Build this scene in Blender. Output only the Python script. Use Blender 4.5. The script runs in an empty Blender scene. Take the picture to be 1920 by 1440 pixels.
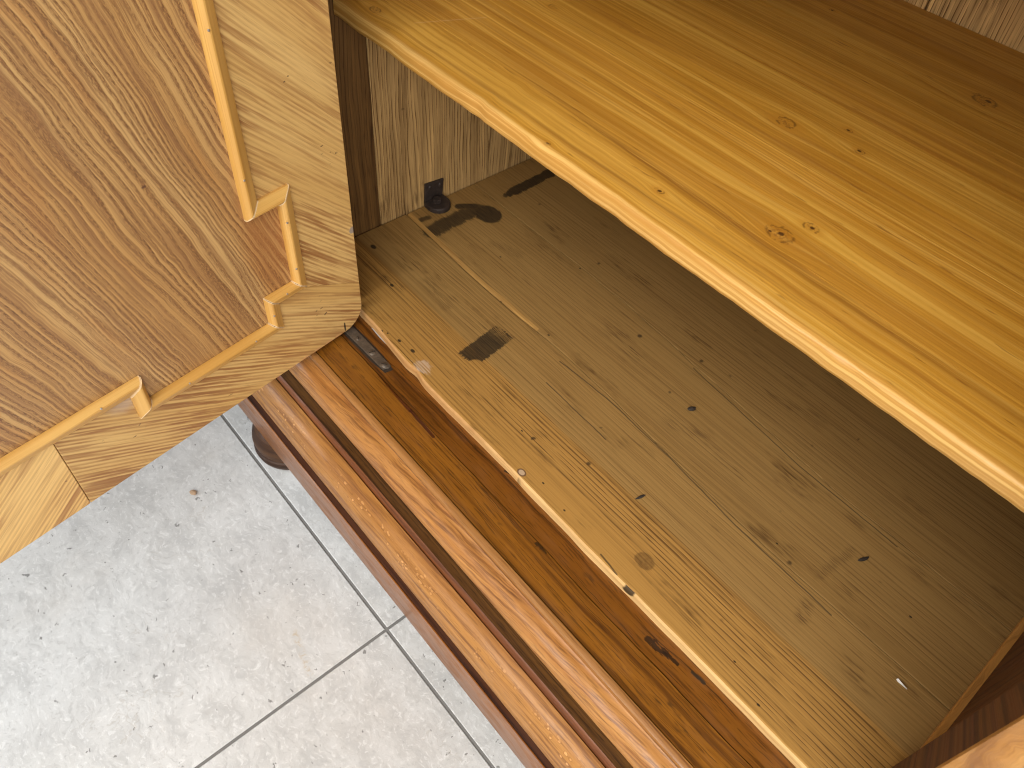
import bpy, bmesh, math, random
from mathutils import Vector, Matrix, noise as mnoise

scene = bpy.context.scene
random.seed(7)

# ------------------------------------------------------------------ camera
cam_data = bpy.data.cameras.new("camera")
cam = bpy.data.objects.new("camera", cam_data)
scene.collection.objects.link(cam)
scene.camera = cam
CAM = Vector((0.0, 0.0, 0.93))
R0 = (0.64786, 0.75915, 0.06300)
R1 = (0.60706, -0.46456, -0.64472)
R2 = (-0.46017, 0.45593, -0.76182)
rot = Matrix(((R0[0], -R1[0], -R2[0]), (R0[1], -R1[1], -R2[1]), (R0[2], -R1[2], -R2[2])))
cam.matrix_world = Matrix.Translation(CAM) @ rot.to_4x4()
cam_data.sensor_fit = 'HORIZONTAL'
cam_data.sensor_width = 36.0
cam_data.lens = 28.12
cam_data.clip_start = 0.02
cam_data.clip_end = 50.0
cam_data.dof.use_dof = True
cam_data.dof.focus_distance = 0.74
cam_data.dof.aperture_fstop = 15.0

# ------------------------------------------------------------------ light
world = bpy.data.worlds.new("World")
scene.world = world
world.use_nodes = True
wbg = world.node_tree.nodes["Background"]
wbg.inputs[0].default_value = (0.93, 0.96, 1.0, 1)
wbg.inputs[1].default_value = 0.075

def area_light(name, loc, target, sx, sy, power, color):
    d = bpy.data.lights.new(name, 'AREA')
    d.shape = 'RECTANGLE'; d.size = sx; d.size_y = sy
    d.energy = power; d.color = color
    o = bpy.data.objects.new(name, d)
    scene.collection.objects.link(o)
    o.location = loc
    o.rotation_euler = (Vector(target) - Vector(loc)).to_track_quat('-Z', 'Y').to_euler()
    return o

area_light("window_light", (0.30, -1.50, 2.35), (-0.30, 0.30, 0.25), 2.6, 2.0, 113.0, (1.0, 0.975, 0.93))
area_light("side_fill_light", (2.3, -0.75, 1.25), (-0.60, 0.10, 0.55), 1.5, 1.5, 44.0, (1.0, 0.965, 0.91))  # added fill that lifts the door, no window known on this side
area_light("doorway_light", (-2.2, -1.9, 1.7), (-0.5, 0.0, 0.0), 1.4, 1.6, 38.0, (0.80, 0.90, 1.0))

vs = scene.view_settings
vs.view_transform = 'Standard'; vs.look = 'None'
vs.exposure = 0.0; vs.gamma = 1.0
vs.use_curve_mapping = False
scene.cycles.use_denoising = True
scene.cycles.pixel_filter_type = 'BLACKMAN_HARRIS'
scene.cycles.filter_width = 1.1
scene.cycles.use_adaptive_sampling = True
scene.cycles.adaptive_threshold = 0.025
scene.cycles.max_bounces = 4
scene.cycles.diffuse_bounces = 3
scene.cycles.glossy_bounces = 2

# ------------------------------------------------------------------ node helpers
class Mat:
    def __init__(self, name):
        self.m = bpy.data.materials.new(name)
        self.m.use_nodes = True
        self.t = self.m.node_tree
        self.b = self.t.nodes["Principled BSDF"]
        self.uvs = {}
    def node(self, typ): return self.t.nodes.new(typ)
    def link(self, a, b): self.t.links.new(a, b)
    def put(self, sock, val):
        if isinstance(val, S): self.link(val.s, sock)
        elif isinstance(val, (tuple, list)) and len(val) == 3 and sock.type == 'RGBA': sock.default_value = (*val, 1)
        else: sock.default_value = val
    def math(self, op, *a, clamp=False):
        n = self.node('ShaderNodeMath'); n.operation = op; n.use_clamp = clamp
        for i, x in enumerate(a): self.put(n.inputs[i], x)
        return S(self, n.outputs[0])
    def uv(self, name='UVMap'):
        if name not in self.uvs:
            n = self.node('ShaderNodeUVMap'); n.uv_map = name
            sp = self.node('ShaderNodeSeparateXYZ'); self.link(n.outputs[0], sp.inputs[0])
            self.uvs[name] = (S(self, sp.outputs[0]), S(self, sp.outputs[1]))
        return self.uvs[name]
    def pos(self):
        n = self.node('ShaderNodeNewGeometry')
        sp = self.node('ShaderNodeSeparateXYZ'); self.link(n.outputs['Position'], sp.inputs[0])
        return S(self, sp.outputs[0]), S(self, sp.outputs[1]), S(self, sp.outputs[2])
    def objcolor(self):
        n = self.node('ShaderNodeObjectInfo')
        sp = self.node('ShaderNodeSeparateColor'); self.link(n.outputs['Color'], sp.inputs[0])
        return [S(self, sp.outputs[i]) for i in range(3)]
    def vec(self, x, y, z=0.0):
        n = self.node('ShaderNodeCombineXYZ')
        for i, v in enumerate((x, y, z)): self.put(n.inputs[i], v)
        return S(self, n.outputs[0])
    def noise(self, x, y, z=0.0, detail=2.0, rough=0.5, dist=0.0):
        n = self.node('ShaderNodeTexNoise'); n.noise_dimensions = '3D'
        self.link(self.vec(x, y, z).s, n.inputs['Vector'])
        n.inputs['Scale'].default_value = 1.0
        n.inputs['Detail'].default_value = detail
        n.inputs['Roughness'].default_value = rough
        n.inputs['Distortion'].default_value = dist
        return S(self, n.outputs[0])
    def voro(self, x, y, z=0.0, feature='F1', out='Distance'):
        n = self.node('ShaderNodeTexVoronoi'); n.feature = feature
        self.link(self.vec(x, y, z).s, n.inputs['Vector'])
        n.inputs['Scale'].default_value = 1.0
        return S(self, n.outputs[out])
    def step(self, lo, hi, x):
        n = self.node('ShaderNodeMapRange'); n.interpolation_type = 'SMOOTHSTEP'
        self.put(n.inputs[0], x)
        if lo <= hi:
            n.inputs[1].default_value = lo; n.inputs[2].default_value = hi
            n.inputs[3].default_value = 0; n.inputs[4].default_value = 1
        else:
            n.inputs[1].default_value = hi; n.inputs[2].default_value = lo
            n.inputs[3].default_value = 1; n.inputs[4].default_value = 0
        return S(self, n.outputs[0])
    def mix(self, f, a, b, mode='MIX'):
        n = self.node('ShaderNodeMix'); n.data_type = 'RGBA'; n.blend_type = mode
        n.clamp_factor = True
        self.put(n.inputs[0], f); self.put(n.inputs[6], a); self.put(n.inputs[7], b)
        return S(self, n.outputs[2])
    def bump(self, h, dist=0.001, strength=1.0):
        n = self.node('ShaderNodeBump')
        n.inputs['Strength'].default_value = strength
        n.inputs['Distance'].default_value = dist
        self.link(h.s, n.inputs['Height'])
        self.link(n.outputs[0], self.b.inputs['Normal'])
        return n
    def out(self, color, rough, coat=0.0, coat_rough=0.1, spec=0.5, metal=0.0):
        self.put(self.b.inputs['Base Color'], color)
        self.put(self.b.inputs['Roughness'], rough)
        self.put(self.b.inputs['Coat Weight'], coat)
        self.put(self.b.inputs['Coat Roughness'], coat_rough)
        self.put(self.b.inputs['Specular IOR Level'], spec)
        self.put(self.b.inputs['Metallic'], metal)
        return self.m

class S:
    def __init__(self, m, s): self.m, self.s = m, s
    def __add__(a, b): return a.m.math('ADD', a, b)
    __radd__ = __add__
    def __mul__(a, b): return a.m.math('MULTIPLY', a, b)
    __rmul__ = __mul__
    def __sub__(a, b): return a.m.math('SUBTRACT', a, b)
    def __rsub__(a, b): return a.m.math('SUBTRACT', b, a)
    def __truediv__(a, b): return a.m.math('DIVIDE', a, b)
    def __neg__(a): return a.m.math('MULTIPLY', a, -1.0)
    def sq(a): return a.m.math('MULTIPLY', a, a)
    def sqrt(a): return a.m.math('SQRT', a)
    def abs(a): return a.m.math('ABSOLUTE', a)
    def frac(a): return a.m.math('FRACT', a)
    def exp(a): return a.m.math('EXPONENT', a)
    def sin(a): return a.m.math('SINE', a)
    def max(a, b): return a.m.math('MAXIMUM', a, b)
    def min(a, b): return a.m.math('MINIMUM', a, b)
    def clamp(a): return a.m.math('ADD', a, 0.0, clamp=True)

def ell(x, y, x0, y0, rx, ry):
    return (((x - x0) * (1.0 / rx)).sq() + ((y - y0) * (1.0 / ry)).sq()).sqrt()

def seg(M, x, y, ax, ay, bx, by):
    dx, dy = bx - ax, by - ay; L = dx * dx + dy * dy
    t = ((x - ax) * (dx / L) + (y - ay) * (dy / L)).clamp()
    return ((x - ax - t * dx).sq() + (y - ay - t * dy).sq()).sqrt()

def scale_col(M, col, f):
    n = M.node('ShaderNodeVectorMath'); n.operation = 'SCALE'
    M.put(n.inputs[0], col) if isinstance(col, S) else None
    M.put(n.inputs[3], f)
    return S(M, n.outputs[0])

# ------------------------------------------------------------------ materials
def knot_warp(M, x, y, v, knots, k=0.8):
    """bend the grain coordinate v round each knot (x0, y0, size)"""
    for (x0, y0, r) in knots:
        g = (-(((x - x0) * (1.0 / (r * 4.5))).sq() + ((y - y0) * (1.0 / (r * 2.0))).sq())).exp()
        v = v - (y - y0) * g * k
    return v

def knot_mask(M, x, y, knots, jit):
    dark = None; ring = None; halo = None
    for (x0, y0, r) in knots:
        d = ell(x + jit * r * 0.9, y - jit * r * 0.7, x0, y0, r * 1.15, r * 0.85)
        a = M.step(1.0, 0.35, d)
        b = M.step(0.68, 0.92, d) * M.step(1.2, 0.95, d)
        c = M.step(2.6, 0.8, d)
        dark = a if dark is None else dark.max(a)
        ring = b if ring is None else ring.max(b)
        halo = c if halo is None else halo.max(c)
    return dark, ring, halo

def mat_shelf():
    M = Mat("honey_pine_lacquer")
    u, v = M.uv('UVMap'); x, y = M.uv('place')
    tone, hue, seed = M.objcolor()
    sd = seed * 37.0
    knots = [(-.222, .496, .0100), (-.212, .523, .0060), (-.316, .459, .0040), (-.276, .670, .0034),
             (-.250, .649, .0042), (-.318, .632, .0085), (-.227, .830, .0105), (-.429, .865, .0030),
             (-.419, .429, .0028), (-.605, .605, .0045), (-.516, .642, .0025), (-.515, .412, .0040), (-.700, .445, .0060)]
    wob = M.noise(u * 1.6, v * 8.0, sd, 3, .55) - .5
    vv = knot_warp(M, x, y, v, knots) + wob * .020
    fine = M.noise(u * 6.0, vv * 1000.0, sd, 3, .65)
    mid = M.noise(u * 1.3, vv * 210.0, sd + 3.0, 4, .65)
    broad = M.noise(u * 2.0, vv * 26.0, sd + 9.0, 3, .55)
    cloud = M.noise(u * 5.0, v * 12.0, sd + 15.0, 3, .5)
    rings = (vv * 330.0 + broad * 9.0 + sd).frac()
    band = M.step(.42, .66, M.noise(u * .9, vv * 30.0, sd + 21.0, 2, .5))
    line = M.step(.35, .90, rings) * M.step(1.0, .93, rings) * band
    c = M.mix(M.step(.30, .70, broad), (.63, .335, .046), (.53, .255, .024))
    c = M.mix(M.step(.35, .70, cloud) * .45, c, (.47, .220, .019))
    c = M.mix(M.step(.40, .66, mid) * .62, c, (.385, .170, .015))
    c = M.mix(M.step(.52, .36, mid) * .28, c, (.72, .46, .110))
    c = M.mix(line * .42, c, (.29, .108, .009))
    c = M.mix(M.step(.50, .72, fine) * .42, c, (.29, .112, .010))
    c = M.mix(M.step(.55, .68, M.noise(u * 2.2, vv * 75.0, sd + 27.0, 3, .6)) * .45, c, (.27, .100, .010))
    lg = M.noise(u * .9, vv * 46.0, sd + 51.0, 4, .62)
    c = M.mix(M.step(.50, .66, lg) * .50, c, (.34, .140, .011))
    c = M.mix(M.step(.46, .32, lg) * .42, c, (.70, .405, .065))
    fk = M.step(.66, .74, M.noise(u * 26.0, vv * 240.0, sd + 61.0, 2, .6))
    c = M.mix(fk * .55, c, (.20, .072, .009))
    # two long dark heartwood streaks
    st = (M.noise(u * 3.0, v * 3.0, 5.0, 3, .5) - .5) * .024
    s1 = (y + st - (.478 - (x + .3) * .03)).abs()
    s2 = (y + st * .6 - (.4440 + (x + .45) * .02)).abs()
    sk = M.step(.30, .62, M.noise(u * 4.0, vv * 420.0, 2.0, 3, .6))
    sm = M.step(.0085, .0005, s1 + (mid - .5) * .008) * M.step(-.60, -.42, x) * (.12 + sk * .42)
    sm = sm.max(M.step(.0042, .0003, s2 + (mid - .5) * .006) * M.step(-.66, -.52, x) * M.step(-.10, -.28, x) * (.08 + sk * .40))
    c = M.mix(sm, c, (.17, .058, .008))
    jit = M.noise(x * 220.0, y * 220.0, 1.0, 2, .5) - .5
    dk, rg, halo = knot_mask(M, x, y, knots, jit)
    c = M.mix(halo * .40, c, (.45, .19, .016))
    c = M.mix(dk * M.step(.42, .62, M.noise(x * 330.0, y * 330.0, 3.0, 2, .6)) * .55, c, (.16, .055, .008))
    c = M.mix(rg * .55 * M.step(.40, .56, M.noise(x * 150.0, y * 150.0, 8.0, 2, .5)), c, (.055, .018, .004))
    core = None
    for (x0, y0, r) in ((-.316, .459, .0021), (-.276, .670, .0020), (-.251, .6495, .0022), (-.429, .865, .0020), (-.419, .429, .0020), (-.2215, .4965, .0030), (-.229, .4925, .0018), (-.211, .5235, .0024), (-.224, .832, .0035)):
        e_ = M.step(1.2, .6, ell(x + jit * .002, y + jit * .002, x0, y0, r, r * .7))
        core = e_ if core is None else core.max(e_)
    c = M.mix(core * .85, c, (.045, .014, .004))
    # paler streaky colour along the rounded front edge
    pale_edge = M.step(.4345, .4235, y + (M.noise(u * 6.0, v * 60.0, 3.0, 3, .6) - .5) * .022)
    c = M.mix(pale_edge * (.35 + mid * .7), c, M.mix(M.step(.38, .58, mid), (.78, .51, .16), (.50, .25, .050)))
    sc = seg(M, x, y, -.655, .462, -.625, .53)
    c = M.mix(M.step(.0010, .0003, sc) * .22, c, (.75, .55, .28))
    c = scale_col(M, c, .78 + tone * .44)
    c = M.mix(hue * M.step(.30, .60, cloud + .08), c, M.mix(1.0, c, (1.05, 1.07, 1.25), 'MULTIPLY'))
    M.bump(M.noise(u * 6.0, v * 500.0, sd, 2, .6), .0004, .25)
    scuff = M.noise(x * 9.0, y * 22.0, 71.0, 4, .65)
    return M.out(c, .36 + fine * .12 + M.step(.45, .65, scuff) * .14, .18 * M.step(.62, .40, scuff), .26)

def mat_old_pine(name, light, dark, streak, bottom=False, stains=(), warm_front=False, dash=1.0, rough=.62, raw=False):
    M = Mat(name)
    u, v = M.uv('UVMap'); x, y = M.uv('place')
    tone, hue, seed = M.objcolor()
    sd = seed * 37.0
    wob = M.noise(u * 2.0, v * 7.0, sd, 3, .5) - .5
    vv = v + wob * (.016 if bottom else .034) + (0.0 if bottom else (M.noise(u * 9.0, v * 30.0, sd + 40.0, 3, .6) - .5) * .006)
    broad = M.noise(u * 1.0, vv * 30.0, sd + 5.0, 3, .5)
    fine = M.noise(u * 9.0, vv * 1100.0, sd, 3, .65)
    mid = M.noise(u * (2.0 if bottom else 4.0), vv * (260.0 if bottom else 120.0), sd + 8.0, 4, .68)
    rings = (vv * 205.0 + broad * 3.0 + sd).frac()
    brk = M.noise(u * 22.0, vv * 420.0, sd + 2.0, 3, .6)
    area = M.noise(u * 2.2, vv * 22.0, sd + 11.0, 2, .5)
    line = M.step(.58, .88, rings) * M.step(1.0, .93, rings) * M.step(.36, .58, brk) * M.step(.26, .56, area)
    pale = M.step(.20, .03, rings) * M.step(.35, .6, area)
    c = M.mix(broad, light, dark)
    if warm_front:
        edge = M.step(.421, .4165, y + (M.noise(x * 7.0, 1.0, 2.0, 2, .5) - .5) * .006)
        c = M.mix(edge * .72, c, (.450, .232, .052))
        line = line * (.55 + edge * .6)
        band = M.step(.020, .002, (y - .410).abs()) * edge
        line = (line + band * M.step(.45, .75, mid) * .8).clamp()
    c = M.mix(pale * .30, c, (light[0] * 1.35, light[1] * 1.35, light[2] * 1.4))
    c = M.mix(M.step(.44, .70, mid) * (.34 if bottom else .55), c, streak)
    c = M.mix(M.step(.46, .32, mid) * (.0 if bottom else .55), c, (light[0] * 1.35, light[1] * 1.3, light[2] * 1.2))
    c = M.mix(line * .85 * dash, c, streak)
    c = M.mix(M.step(.56, .76, fine) * .38, c, streak)
    # grime blotches
    bl = M.step(.53, .72, M.noise(u * 9.0, v * 24.0, sd + 31.0, 4, .65)) * M.step(.42, .62, brk)
    c = M.mix(bl * .72, c, (streak[0] * .55, streak[1] * .5, streak[2] * .5))
    pits = M.step(.135, .06, M.voro(x * 34.0, y * 34.0, sd)) * M.step(.60, .66, M.noise(x * 40.0, y * 40.0, sd + 4.0, 1, .5))
    c = M.mix(pits * .8, c, (.035, .020, .010))
    gr = 0.0
    if bottom:
        jx = (M.noise(x * 24.0, y * 520.0, 3.0, 4, .7) - .5) * .012
        jy = (M.noise(x * 420.0, y * 60.0, 6.0, 4, .7) - .5) * .006
        jl = (M.noise(x * 90.0, y * 90.0, 9.0, 4, .68) - .5)
        def patch(d, r, soft): return M.step(r + soft, r - soft, d)
        fr = M.step(.45, .60, M.noise(x * 40.0, y * 900.0, 12.0, 3, .6))
        # brushed dark patch with a frayed inner end
        a = seg(M, x, y + jy, -.486, .409, -.489, .452)
        ca, sa = math.cos(.12), math.sin(.12)
        bx = ((x + .4875) * ca + (y - .434) * sa + jx * .9).abs(); by = ((y - .434) * ca - (x + .4875) * sa + jy * 2.4)
        box = patch(bx - .0150 + jl * .004, 0.0, .0012) * patch(by.abs() - .033, 0.0, .0015)
        fray = 1.0 - M.step(.012, .036, by) * (1.0 - fr)
        notch = M.step(.009, .012, ell(x, y, -.4695, .4025, 1, 1) * 1.0)
        s_a = box * fray * notch
        # hooked dark spill by the bracket
        s_b = patch(seg(M, x + jx * .5, y + jy, -.696, .508, -.698, .588) + jl * .013 + (fr - .5) * .003, .0125, .0030) * .94
        s_b = s_b.max(patch(ell(x + jl * .012, y + jl * .010, -.6800, .594, .0210, .0170), 1.0, .10))
        s_b = s_b.max(patch(seg(M, x, y, -.717, .572, -.705, .590) + jl * .004, .006, .0015))
        s_b = s_b.max(patch(seg(M, x + jx * .6, y, -.724, .512, -.722, .522) + jl * .004, .0045, .002) * .9)
        s_c = patch(seg(M, x + jx * .7, y, -.6975, .640, -.7015, .735) + jl * .009 + M.step(.665, .63, y) * .006, .0088, .0012) * M.step(.628, .645, y + jl * .01)
        s_d = patch(ell(x + jl * .003, y + jl * .003, -.171, .375, .0105, .0085), 1.0, .12) * .50 * (0.5 + M.noise(x * 260.0, y * 260.0, 1.0, 2, .5))
        s_e = M.step(.016, .002, seg(M, x, y, -.27, .525, -.235, .540)) * fr * .5
        s_f = M.step(.010, .002, seg(M, x, y, -.036, .449, -.042, .465)) * fr * .75
        s_g = M.step(.008, .001, seg(M, x + jx, y, -.052, .500, -.047, .549)) * fr * .6
        s_h = M.step(.012, .002, seg(M, x, y, -.625, .560, -.590, .572)) * fr * .5
        s_i = M.step(.013, .002, seg(M, x, y, -.62, .445, -.57, .436)) * fr * .55
        s_j = M.step(.013, .002, seg(M, x, y, -.655, .405, -.63, .41)) * fr * .6
        dk = s_a.max(s_b).max(s_c)
        sf = s_d.max(s_e).max(s_f).max(s_g).max(s_h).max(s_i).max(s_j)
        c = M.mix(sf, c, (.075, .036, .012))
        c = M.mix(dk * (.86 + fr * .12), c, M.mix(fine, (.022, .014, .007), (.048, .031, .015)))
        # dried glue smear by the front edge
        gl = M.step(.013, .007, ell(x, y, -.506, .354, 1.2, .8) + jl * .022) * .5 * M.step(.35, .55, brk)
        c = M.mix(gl, c, (.62, .50, .40))
        for (hx, hy, hr) in ((-.640, .404, .0034), (-.556, .356, .0028), (-.533, .359, .0034), (-.715, .427, .005), (-.574, .352, .0016),
                             (-.582, .349, .0018), (-.30, .357, .0016), (-.365, .384, .0014), (-.262, .352, .0016), (-.05, .366, .0014), (-.012, .352, .0018),
                             (-.10, .495, .0014), (.030, .533, .0016), (-.455, .505, .0018), (-.52, .62, .0016), (-.60, .55, .0016)):
            c = M.mix(M.step(1.25, .7, ell(x + jl * .002, y, hx, hy, hr, hr * .62)) * .9, c, (.022, .014, .008))
        nh = ell(x + jl * .002, y, -.324, .348, .0052, .0038)
        c = M.mix(M.step(1.2, 1.0, nh) * M.step(.6, .8, nh) * .8, c, (.10, .05, .03))
        c = M.mix(M.step(.85, .6, nh + jl * .5) * .6, c, (.58, .46, .34))
        # cracks
        for (pts, w) in (([(-.415, .487), (-.34, .4915), (-.237, .487), (-.14, .478), (-.02, .474)], .0006),
                         ([(-.31, .607), (-.143, .592), (-.02, .590)], .0005),
                         ([(-.40, .452), (-.30, .449)], .0005),
                         ([(-.203, .3462), (-.192, .3450), (-.178, .3432)], .0007)):
            dmin = None
            for p, q in zip(pts, pts[1:]):
                d = seg(M, x, y + (M.noise(x * 30.0, 2.0, 1.0, 3, .6) - .5) * .003, *p, *q)
                dmin = d if dmin is None else dmin.min(d)
            c = M.mix(M.step(w * 2.0, w * .6, dmin) * .75, c, (.05, .03, .015))
    if raw:
        c = M.mix(M.step(-.22, -.48, x) * .50, c, M.mix(mid, (.60, .30, .115), (.40, .17, .055)))
        kd = ell(x + (brk - .5) * .006, v + (mid - .5) * .004, -.1600, .1612, .0070, .0030)
        c = M.mix(M.step(1.1, .7, kd) * .9, c, (.016, .010, .007))
    c = scale_col(M, c, .78 + tone * .44)
    M.bump(M.noise(u * 7.0, v * 520.0, sd, 3, .65), .0008, .5)
    return M.out(c, rough + fine * .15, 0.0, .3, .22)

def mat_figured(name, a, b, dk, freq=140.0, wav=.02, coat=.6, rough=.32, dashes=.5, curl=0.0, glints=False, coat_rough=.14, cracks=0.0, tilt=0.0, flame=2.6, marks=(), spec=.5):
    """varnished hardwood: a/b ground tones, dk pore and vein tone"""
    M = Mat(name)
    u, v = M.uv('UVMap')
    tone, hue, seed = M.objcolor()
    sd = seed * 37.0
    wob = M.noise(u * 5.0, v * 14.0, sd, 3, .55) - .5
    vv = v + wob * wav
    if tilt: vv = vv + u * tilt
    if curl:
        vv = vv + (M.noise(u * 28.0, v * 34.0, sd + 4.0, 2, .5) - .5) * curl
    broad = M.noise(u * 1.8, vv * 55.0, sd + 5.0, 3, .55)
    veins = M.noise(u * flame, vv * freq, sd + 1.0, 4, .62)
    fine = M.noise(u * 34.0, vv * 1300.0, sd + 3.0, 2, .6)
    pores = M.step(.56, .66, M.noise(u * 38.0, vv * 800.0, sd + 7.0, 2, .5))
    c = M.mix(M.step(.28, .72, broad), a, b)
    c = M.mix(M.step(.47, .66, veins) * .80, c, dk)
    c = M.mix(M.step(.44, .30, veins) * .35, c, (a[0] * 1.35, a[1] * 1.4, a[2] * 1.4))
    c = M.mix(pores * dashes, c, (dk[0] * .5, dk[1] * .5, dk[2] * .5))
    c = M.mix(M.step(.48, .74, fine) * .30, c, dk)
    if cracks:
        ck = (vv + (M.noise(u * 14.0, 3.0, sd, 3, .6) - .5) * .010)
        rr = (ck * cracks).frac()
        kk = M.step(.955, .985, rr) * M.step(.44, .52, M.noise(u * 7.0, vv * 60.0, sd + 13.0, 3, .6))
        c = M.mix(kk * .9, c, (.020, .009, .003))
        blot = M.step(.63, .74, M.noise(u * 26.0, v * 60.0, sd + 17.0, 3, .6))
        c = M.mix(blot * .65, c, (.035, .015, .006))
    if marks:
        mx, my = M.uv('place')
        nz_ = M.noise(mx * 120.0, my * 420.0, 3.0, 3, .65) - .5
        for (ax, ay, bx, by, r, col, stg, ns) in marks:
            d = seg(M, mx, my + nz_ * ns, ax, ay, bx, by)
            c = M.mix(M.step(r, r * .55, d) * stg, c, col)
    if glints:
        # glints of light painted as pale flecks in a row along the crown
        vx = M.voro(u * 150.0 + (M.noise(u * 90.0, v * 90.0, 1.0, 2, .5) - .5) * 1.4, v * 210.0, sd, 'F1', 'Distance')
        thr = M.noise(u * 18.0, v * 40.0, sd + 6.0, 3, .6)
        rowm = M.step(.0120, .003, (v - .0435 + (M.noise(u * 9.0, 1.0, sd, 2, .5) - .5) * .006).abs())
        fl = M.step(.36, .22, vx) * M.step(.47, .60, thr) * rowm
        arc = M.step(.30, .34, vx) * M.step(.46, .40, vx) * M.step(.44, .56, thr) * rowm
        c = M.mix(arc * .35, c, dk)
        c = M.mix(fl * .85, c, (.70, .36, .125))
    c = scale_col(M, c, .80 + tone * .40)
    M.bump(M.noise(u * 14.0, v * 260.0, sd, 3, .65), .0007, .4)
    wear = M.noise(u * 22.0, v * 70.0, sd + 81.0, 4, .65)
    return M.out(c, rough + fine * .08 + M.step(.45, .68, wear) * .18, coat * M.step(.66, .42, wear) if coat else 0.0, coat_rough, spec)

def mat_door_panel():
    M = Mat("ash_veneer_panel")
    u, v = M.uv('UVMap'); x, y = M.uv('place')
    w1 = M.noise(u * 2.6, v * 6.0, 1.0, 2, .5) - .5
    w2 = M.noise(u * 13.0, v * 16.0, 6.0, 2, .5) - .5
    w3 = M.noise(u * 46.0, v * 60.0, 4.0, 2, .5) - .5
    vv = v + w1 * .024 + w2 * .008 + w3 * .0024
    broad = M.noise(u * 1.5, vv * 20.0, 3.0, 2, .5)
    rings = (vv * 158.0 + broad * 7.5).frac()
    fib = M.noise(u * 7.0, vv * 420.0, 31.0, 4, .7)
    fib2 = M.noise(u * 3.0, vv * 120.0, 37.0, 3, .6)
    grit = M.noise(u * 240.0, vv * 900.0, 2.0, 3, .7)
    patch = M.noise(u * 4.0, vv * 26.0, 8.0, 3, .55)
    late = M.step(.22, .80, rings) * M.step(1.0, .86, rings)
    dens = M.step(.30, .60, M.noise(u * 3.0, vv * 34.0, 13.0, 2, .5))
    c = M.mix(M.step(.35, .65, broad), (.62, .390, .155), (.52, .290, .100))
    c = M.mix(M.step(.52, .72, patch) * .6, c, (.46, .195, .050))
    c = M.mix(late * (.42 + dens * .35), c, (.335, .165, .058))
    c = M.mix(late * M.step(.42, .58, grit) * (.45 + dens * .5), c, (.165, .072, .030))
    pale = M.step(.10, .0, rings) * .40
    c = M.mix(pale, c, (.62, .37, .135))
    c = M.mix(M.step(.47, .62, fib) * .66, c, (.235, .108, .042))
    c = M.mix(M.step(.44, .30, fib) * .35, c, (.64, .40, .16))
    c = M.mix(M.step(.50, .63, fib2) * .55, c, (.30, .148, .060))
    fine = M.noise(u * 30.0, vv * 1400.0, 5.0, 2, .6)
    c = M.mix(M.step(.55, .8, fine) * .22, c, (.27, .12, .04))
    # redder rubbed zone beside the moulding, a lighter flame at the free side
    jl = (M.noise(x * 40.0, y * 14.0, 5.0, 3, .6) - .5)
    rd = M.step(.035, .012, ell(x + jl * .02, y, .098, .20, 1.2, 3.0))
    rd = rd.max(M.step(.034, .012, ell(x + jl * .03, y, .287, .335, .40, 2.4)) * .3)
    c = M.mix(rd * .42, c, (.40, .140, .034))
    sp = M.step(.0030, .0012, ell(x, y, .2035, .297, 1.0, .55))
    c = M.mix(sp * .8, c, (.10, .04, .03))
    M.bump(M.noise(u * 60.0, v * 800.0, 2.0, 2, .7), .0005, .35)
    return M.out(c, .42 + grit * .1, .25, .28)

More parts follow.
